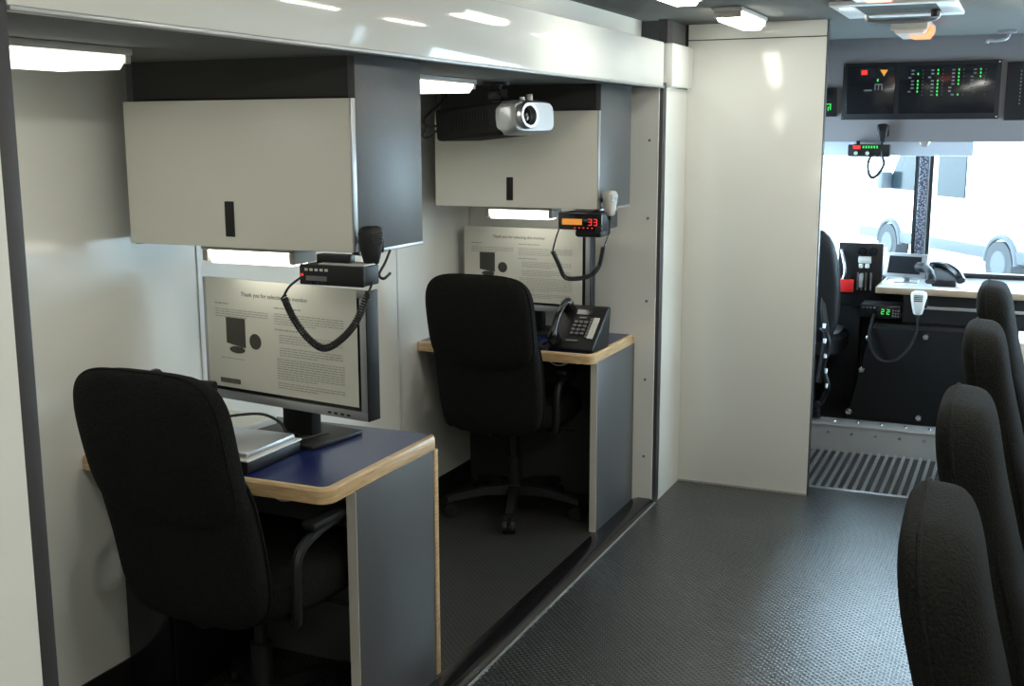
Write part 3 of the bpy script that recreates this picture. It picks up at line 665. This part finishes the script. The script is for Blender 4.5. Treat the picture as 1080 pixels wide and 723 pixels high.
# ------------------------------------------------------------------ cab: overhead instruments
sp = thing('status_panel', 'large black status panel with green indicator columns above the windshield', 'panel', (-.5, 6, 1.75))
y = 6.0
obj('plate', box(B(), -.866, -.147, y-.014, y, 1.612, 1.884, .003), 'black_plastic', sp)
for a, b in ((-.845, -.62), (-.60, -.165)):
    obj('module', box(B(), a, b, y-.017, y-.012, 1.64, 1.865, .002), 'black_gloss', sp)
def dot(bm, x, z, wx=.009, wz=.010): box(bm, x-wx/2, x+wx/2, y-.0195, y-.0165, z-wz/2, z+wz/2)
g, k_, r_ = B(), B(), B()
for ci, (cx_, rows, offs) in enumerate(((-.527, (1, 3, 4, 5, 6), (0, 0, -1, 0, 0, 0, -1)), (-.437, (0, 1, 3, 4, 5, 6, 7), (0, 0, -1, 0, 0, 0, 0, 0)), (-.344, (0, 1, 2, 3, 4, 7), (0, 0, 0, 0, 0, -1, -1, 0)), (-.248, (0, 1, 2), (0, 0, -1, -1, -1, -1, -1)))):
    for i, of in enumerate(offs): dot(k_, cx_-.012+of*.013, 1.842-i*.0165, .013, .007)
    for i in rows: dot(g, cx_+.012, 1.842-i*.0165, .006, .009)
    for i in range(8): dot(r_, cx_+.034, 1.842-i*.0165, .004, .005)
dot(g, -.700, 1.80, .006, .012)
obj('green_indicators', g, 'led_green', sp); obj('legend_marks', k_, 'tick_grey', sp); obj('unlit_indicators', r_, 'led_dim', sp)
q = B(); dot(q, -.765, 1.838, .028, .022); obj('red_light', q, 'led_red', sp)
q = B(); prism(q, [(-.692, 1.850), (-.655, 1.848), (-.672, 1.818)], 'y', y-.0195, y-.016); obj('amber_light', q, 'led_amber', sp)
q = B(); dot(q, -.745, 1.752, .038, .007); dot(q, -.695, 1.780, .036, .006); [dot(q, -.711+i*.016, 1.766, .006, .026) for i in range(3)]; obj('meter_marks', q, 'tick_grey', sp)
for x in (-.858, -.156):
    for z in (1.622, 1.875): s = B(); cyl(s, (x, y-.014, z), (x, y-.017, z), .004, None, 8); obj('screw', s, 'screw_metal', sp)
s2 = thing('status_panel', 'black panel cut by the right edge above the windshield', 'panel', (.1, 6, 1.75))
obj('plate', box(B(), -.122, .5, y-.014, y, 1.605, 1.872, .003), 'black_plastic', s2)
q = B(); [dot(q, -.06+j*.03, 1.83-i*.0165, .006, .008) for i in range(10) for j in range(3)]; obj('indicators', q, 'tick_grey', s2)
s3 = thing('gauge', 'small black gauge with one green digit beside the bulkhead', 'gauge', (-.92, 6, 1.7))
obj('body', box(B(), -.965, -.89, y-.02, y, 1.628, 1.768, .004), 'black_plastic', s3)
q = B(); [box(q, -.938+a, -.938+b, y-.022, y-.0195, 1.66+c, 1.66+d) for a, b, c, d in ((0, .022, .026, .031), (.017, .022, .0, .031), (.006, .02, .012, .016), (.006, .011, -.004, .012))]; obj('digit', q, 'led_green', s3)
q = B(); cyl(q, (-.93, y-.02, 1.73), (-.93, y-.026, 1.73), .018); obj('dial', q, 'black_gloss', s3)

vs_ = thing('sun_visor', 'long pale blue sun visor hanging under the overhead wall', 'visor', (-.5, 6.1, 1.5))
obj('blade', box(B(), -1.0, -.247, 6.02, 6.035, 1.437, 1.512, .005), 'visor', vs_)
q = B(); tube(q, [(-1.0, 6.027, 1.512), (-.25, 6.027, 1.512)], .008, 8); obj('rod', q, 'silver_metal', vs_)
q = B(); cyl(q, (-.47, 6.019, 1.508), (-.47, 6.010, 1.508), .028, .02, 18); obj('hinge', q, 'silver_metal', vs_)
oc = thing('overhead_radio', 'black radio with red and green lights hanging before the sun visor', 'radio', (-.72, 5.98, 1.46))
obj('case', box(B(), -.822, -.625, 5.96, 6.01, 1.432, 1.492, .004), 'black_plastic', oc)
obj('bracket', box(B(), -.785, -.77, 5.975, 5.995, 1.49, 1.51), 'black_metal', oc)
q = B(); box(q, -.798, -.762, 5.957, 5.961, 1.470, 1.488); obj('red_light', q, 'led_red', oc)
q = B(); [box(q, -.752+i*.013, -.745+i*.013, 5.957, 5.961, 1.474, 1.486) for i in range(6)]; obj('green_lights', q, 'led_green', oc)
q = B(); [cyl(q, (x, 5.96, 1.45), (x, 5.95, 1.45), .009, None, 12) for x in (-.783, -.728)]; obj('knobs', q, 'label_white', oc)
microphone('black hand microphone hanging from the overhead wall', (-.663, 5.972, 1.548), 0, 'black_plastic', 'hand microphones', .95)
q = B(); tube(q, smooth_path([(-.663, 5.97, 1.488), (-.66, 5.965, 1.44), (-.648, 5.96, 1.40), (-.668, 5.955, 1.355), (-.695, 5.95, 1.332), (-.715, 5.95, 1.35), (-.722, 5.955, 1.40), (-.712, 5.96, 1.435)]), .008, 6)
tag(obj('coiled_cord', q, 'black_rubber'), 'black cord loop below the overhead radio against the windshield', 'cord')

# dash counter, instruments on it, engine cover
ct = thing('dash_counter', 'white topped counter with wooden edge under the windshield', 'counter', (0, 6.2, .8))
obj('top', box(B(), -.638, 1.14, 5.925, 6.455, .772, .80, .002), 'counter_white', ct)
obj('front_edge', box(B(), -.645, 1.14, 5.905, 5.926, .768, .80, .006), 'counter_edge', ct); obj('end_edge', box(B(), -.65, -.637, 5.91, 6.45, .768, .80, .005), 'counter_edge', ct)
obj('apron', box(B(), -.52, 1.14, 5.96, 5.975, .624, .77), 'black_plastic', ct)
obj('shelf_lip', box(B(), -.44, 1.14, 5.945, 5.962, .695, .71, .002), 'dull_metal', ct)
eg = thing('engine_cover', 'big black engine cover with screws under the dash counter', 'cover', (-.2, 6.1, .13))
e_ = B(); prism(e_, [(-.752, .131), (.9, .131), (.9, .62), (-.645, .62)], 'y', 5.90, 6.42, .008); obj('shell', e_, 'black_metal', eg)
f_ = B(); prism(f_, [(-.752, .131), (.88, .131), (.88, .60), (-.652, .60)], 'y', 5.872, 5.902, .004); obj('front_plate', f_, 'projector_black', eg)
for x, z in ((-.745, .165), (-.41, .165), (-.692, .385), (-.665, .545), (-.07, .165), (-.40, .57)):
    s = B(); cyl(s, (x, 5.874, z), (x, 5.864, z), .017, .012, 14); obj('screw', s, 'screw_metal', eg)
rd = thing('radio', 'black radio with two green digits under the dash counter', 'radio', (-.62, 6, .65), 0, 'two-way radios')
obj('case', box(B(), -.72, -.53, 5.93, 6.1, .645, .705, .004), 'black_plastic', rd)
obj('face', box(B(), -.722, -.528, 5.922, 5.932, .643, .707, .003), 'black_gloss', rd)
q = B()
for x in (-.618, -.592):
    for z in (.665, .676, .687): box(q, x, x+.013, 5.9195, 5.923, z-.002, z+.002)
    box(q, x+.011, x+.014, 5.9195, 5.923, .676, .687); box(q, x-.001, x+.002, 5.9195, 5.923, .665, .676)
obj('digits', q, 'led_green', rd)
q = B(); [box(q, -.71+i*.018, -.699+i*.018, 5.9195, 5.923, .69, .698) for i in range(4)]; obj('buttons', q, 'tick_grey', rd); q = B(); [box(q, -.565+i*.012, -.557+i*.012, 5.9195, 5.923, .652+j*.014, .66+j*.014) for i in range(3) for j in range(3)]; obj('keypad', q, 'tick_grey', rd)
microphone('white hand microphone hanging on the counter front edge', (-.442, 5.88, .735), 0, 'white_plastic', 'hand microphones', 1.25)
q = B(); coil(q, [(-.442, 5.88, .67), (-.442, 5.87, .60), (-.47, 5.84, .52), (-.53, 5.83, .455), (-.60, 5.83, .45), (-.645, 5.84, .50), (-.662, 5.85, .57), (-.655, 5.88, .63), (-.65, 5.92, .66)], .005, .0022, .006)
tag(obj('coiled_cord', q, 'black_rubber'), 'black coiled cord drooping over the engine cover', 'cord')
gp = thing('display', 'small silver framed display tilted on the dash counter', 'display', (-.54, 6.12, .8))
GM = Matrix.Translation((-.535, 6.15, .885)) @ Matrix.Rotation(math.radians(-14), 4, 'Z') @ Matrix.Rotation(math.radians(-18), 4, 'X')
def GG(bm): bm.transform(GM); return bm
obj('frame', GG(box(B(), -.108, .108, -.012, .02, -.062, .062, .006)), 'silver_plastic', gp); obj('screen', GG(box(B(), -.085, .080, -.0135, -.011, -.045, .045)), 'screen_dark', gp)
q = B(); cyl(q, (-.53, 6.17, .80), (-.53, 6.17, .85), .018); box(q, -.59, -.47, 6.12, 6.22, .80, .806, .002); obj('stand', q, 'silver_plastic', gp)
hp = thing('cradle_phone', 'black phone handset in a cradle beside the small display', 'phone', (-.37, 6.1, .8))
q = B(); prism(q, [(6.03, .80), (6.22, .80), (6.22, .87), (6.16, .88), (6.03, .83)], 'x', -.40, -.285, .008); obj('cradle', q, 'black_plastic', hp)
q = B(); tube(q, smooth_path([(-.47, 6.10, .885), (-.43, 6.06, .885), (-.405, 6.0, .865), (-.40, 5.97, .83)], 5), [.026]*4+[.020]*8+[.026]*4, 10); obj('handset', q, 'black_plastic', hp)
q = B(); tube(q, smooth_path([(-.42, 6.2, .88), (-.35, 6.18, .885), (-.29, 6.12, .86), (-.265, 6.07, .83)], 5), [.022]*16, 8); obj('grip', q, 'black_gloss', hp)
cp = thing('control_panel', 'black switch panel with knobs and levers beside the driver seat', 'panel', (-.75, 6.2, .72))
obj('plate', box(B(), -.875, -.652, 6.19, 6.22, .66, .988, .004), 'black_metal', cp); obj('pedestal', box(B(), -.822, -.768, 6.33, 6.44, .131, .66), 'black_plastic', cp); obj('back_box', box(B(), -.875, -.655, 6.215, 6.42, .66, .95), 'black_plastic', cp)
q = B(); [cyl(q, (x, 6.19, .945), (x, 6.165, .945), .022, .018, 16) for x in (-.755, -.700)]; obj('knobs', q, 'black_gloss', cp)
obj('indicator_box', box(B(), -.772, -.708, 6.17, 6.192, .885, .92, .004), 'label_white', cp)
q = B(); [box(q, x, x+.022, 6.172, 6.192, .86, .882, .004) for x in (-.768, -.738)]; obj('switches', q, 'white_plastic', cp)
q = B(); [box(q, x, x+.008, 6.18, 6.192, .745, .835) for x in (-.775, -.755, -.735, -.71)]; obj('slider_rails', q, 'tick_grey', cp)
obj('slider_handle', box(B(), -.762, -.742, 6.165, 6.19, .76, .83, .004), 'silver_plastic', cp)
q = B(); tube(q, smooth_path([(-.86, 6.185, .95), (-.845, 6.17, .90), (-.835, 6.165, .84), (-.85, 6.17, .78), (-.87, 6.185, .74)]), .008, 6); obj('hose', q, 'silver_plastic', cp)
rt_ = thing('red_tag', 'bright red tag block below the switch panel', 'tag', (-.82, 6.16, .74))
obj('block', box(B(), -.862, -.788, 6.155, 6.188, .733, .80, .006), 'red_tag', rt_); obj('clip', box(B(), -.84, -.81, 6.16, 6.186, .80, .812, .002), 'black_metal', rt_)

# driver seat
ds = thing('driver_seat', 'black driver seat half hidden behind the bulkhead', 'seat', (-1.08, 5.95, .13))
rs = []
for i in range(17):
    s = -math.cos(PI*i/16)*.998; z = .80+.30*s; f = (1-abs(s)**4)**.25
    rs.append([(-1.04+p[0], 5.86+p[1]-.12*(z-.5), z) for p in sell(.235*f*(1-.12*max(0, s)), .06*f, 28, 3.5)])
obj('backrest', rings(B(), rs), 'black_plastic', ds)
rs = [[(-1.04+p[0], 6.08+p[1], z) for p in sell(.24*k, .22*k, 28, 4)] for z, k in ((.43, .92), (.45, 1), (.52, 1), (.545, .9))]
obj('seat', rings(B(), rs), 'black_plastic', ds)
obj('pedestal', box(B(), -1.25, -.92, 5.93, 6.25, .131, .43, .01), 'black_metal', ds)
q = B(); tube(q, smooth_path([(-.905, 5.80, .86), (-.88, 5.79, .70), (-.862, 5.80, .56), (-.872, 5.80, .44), (-.885, 5.80, .32)]), .018, 6); obj('seat_belt', q, 'black_rubber', ds)
q = B(); tube(q, smooth_path([(-.905, 5.82, .60), (-.86, 5.79, .57), (-.845, 5.78, .50), (-.865, 5.78, .40), (-.84, 5.79, .30), (-.87, 5.80, .22), (-.90, 5.82, .16)]), .014, 6); obj('suspension_hose', q, 'black_metal', ds)
q = B(); [cyl(q, (-.868+.006*i, 5.775, .62-.075*i), (-.868+.006*i, 5.765, .60-.075*i), .010, .007, 10) for i in range(5)]; obj('fittings', q, 'silver_metal', ds)
obj('buckle', box(B(), -.915, -.865, 5.77, 5.82, .14, .23, .01), 'black_gloss', ds)

# ------------------------------------------------------------------ outside: ground and a parked white van
struct('ground', box(B(), -40, 40, 6.8, 80, -1.0, -.9), 'concrete', 'pale concrete yard outside')
ax = math.atan2(3.5, -2.27)
vn_ = thing('van', 'white van with grey sill parked outside beyond the windshield', 'van', (-.3, 20, -.9), ax)
Lv = lambda nm, bm, m, par=vn_: obj(nm, bm, m, par, world=False)
body = [(-1.3, .42), (5.2, .42), (5.25, 1.0), (4.95, 1.25), (4.2, 1.38), (3.55, 2.25), (-1.2, 2.35), (-1.35, 2.0)]
Lv('body', prism(B(), body, 'y', -1.95, -.02, .06), 'van_white')
Lv('sill', box(B(), -1.0, 5.0, -.03, .03, .42, .62, .02), 'van_grey')
for x in (0, 3.75):
    q = B(); cyl(q, (x, -.22, .37), (x, .045, .37), .37, None, 32); wh = Lv('wheel', q, 'tyre')
    q = B(); cyl(q, (x, .04, .37), (x, .06, .37), .22, .20, 24); Lv('hubcap', q, 'van_grey', wh)
    q = B(); tube(q, [(x+.43*math.cos(a), .01, .38+.43*math.sin(a)) for a in [PI*k/14 for k in range(15)]], .045, 8); Lv('wheel_arch', q, 'van_grey')
for pts in ([(1.2, 1.35), (2.1, 1.35), (2.1, 2.1), (1.2, 2.1)], [(2.4, 1.4), (3.95, 1.4), (3.45, 2.1), (2.4, 2.1)]):
    Lv('window', prism(B(), pts, 'y', -.025, .006), 'window_tint')
Lv('mirror', box(B(), 3.75, 3.95, .0, .22, 1.40, 1.72, .03), 'van_grey')
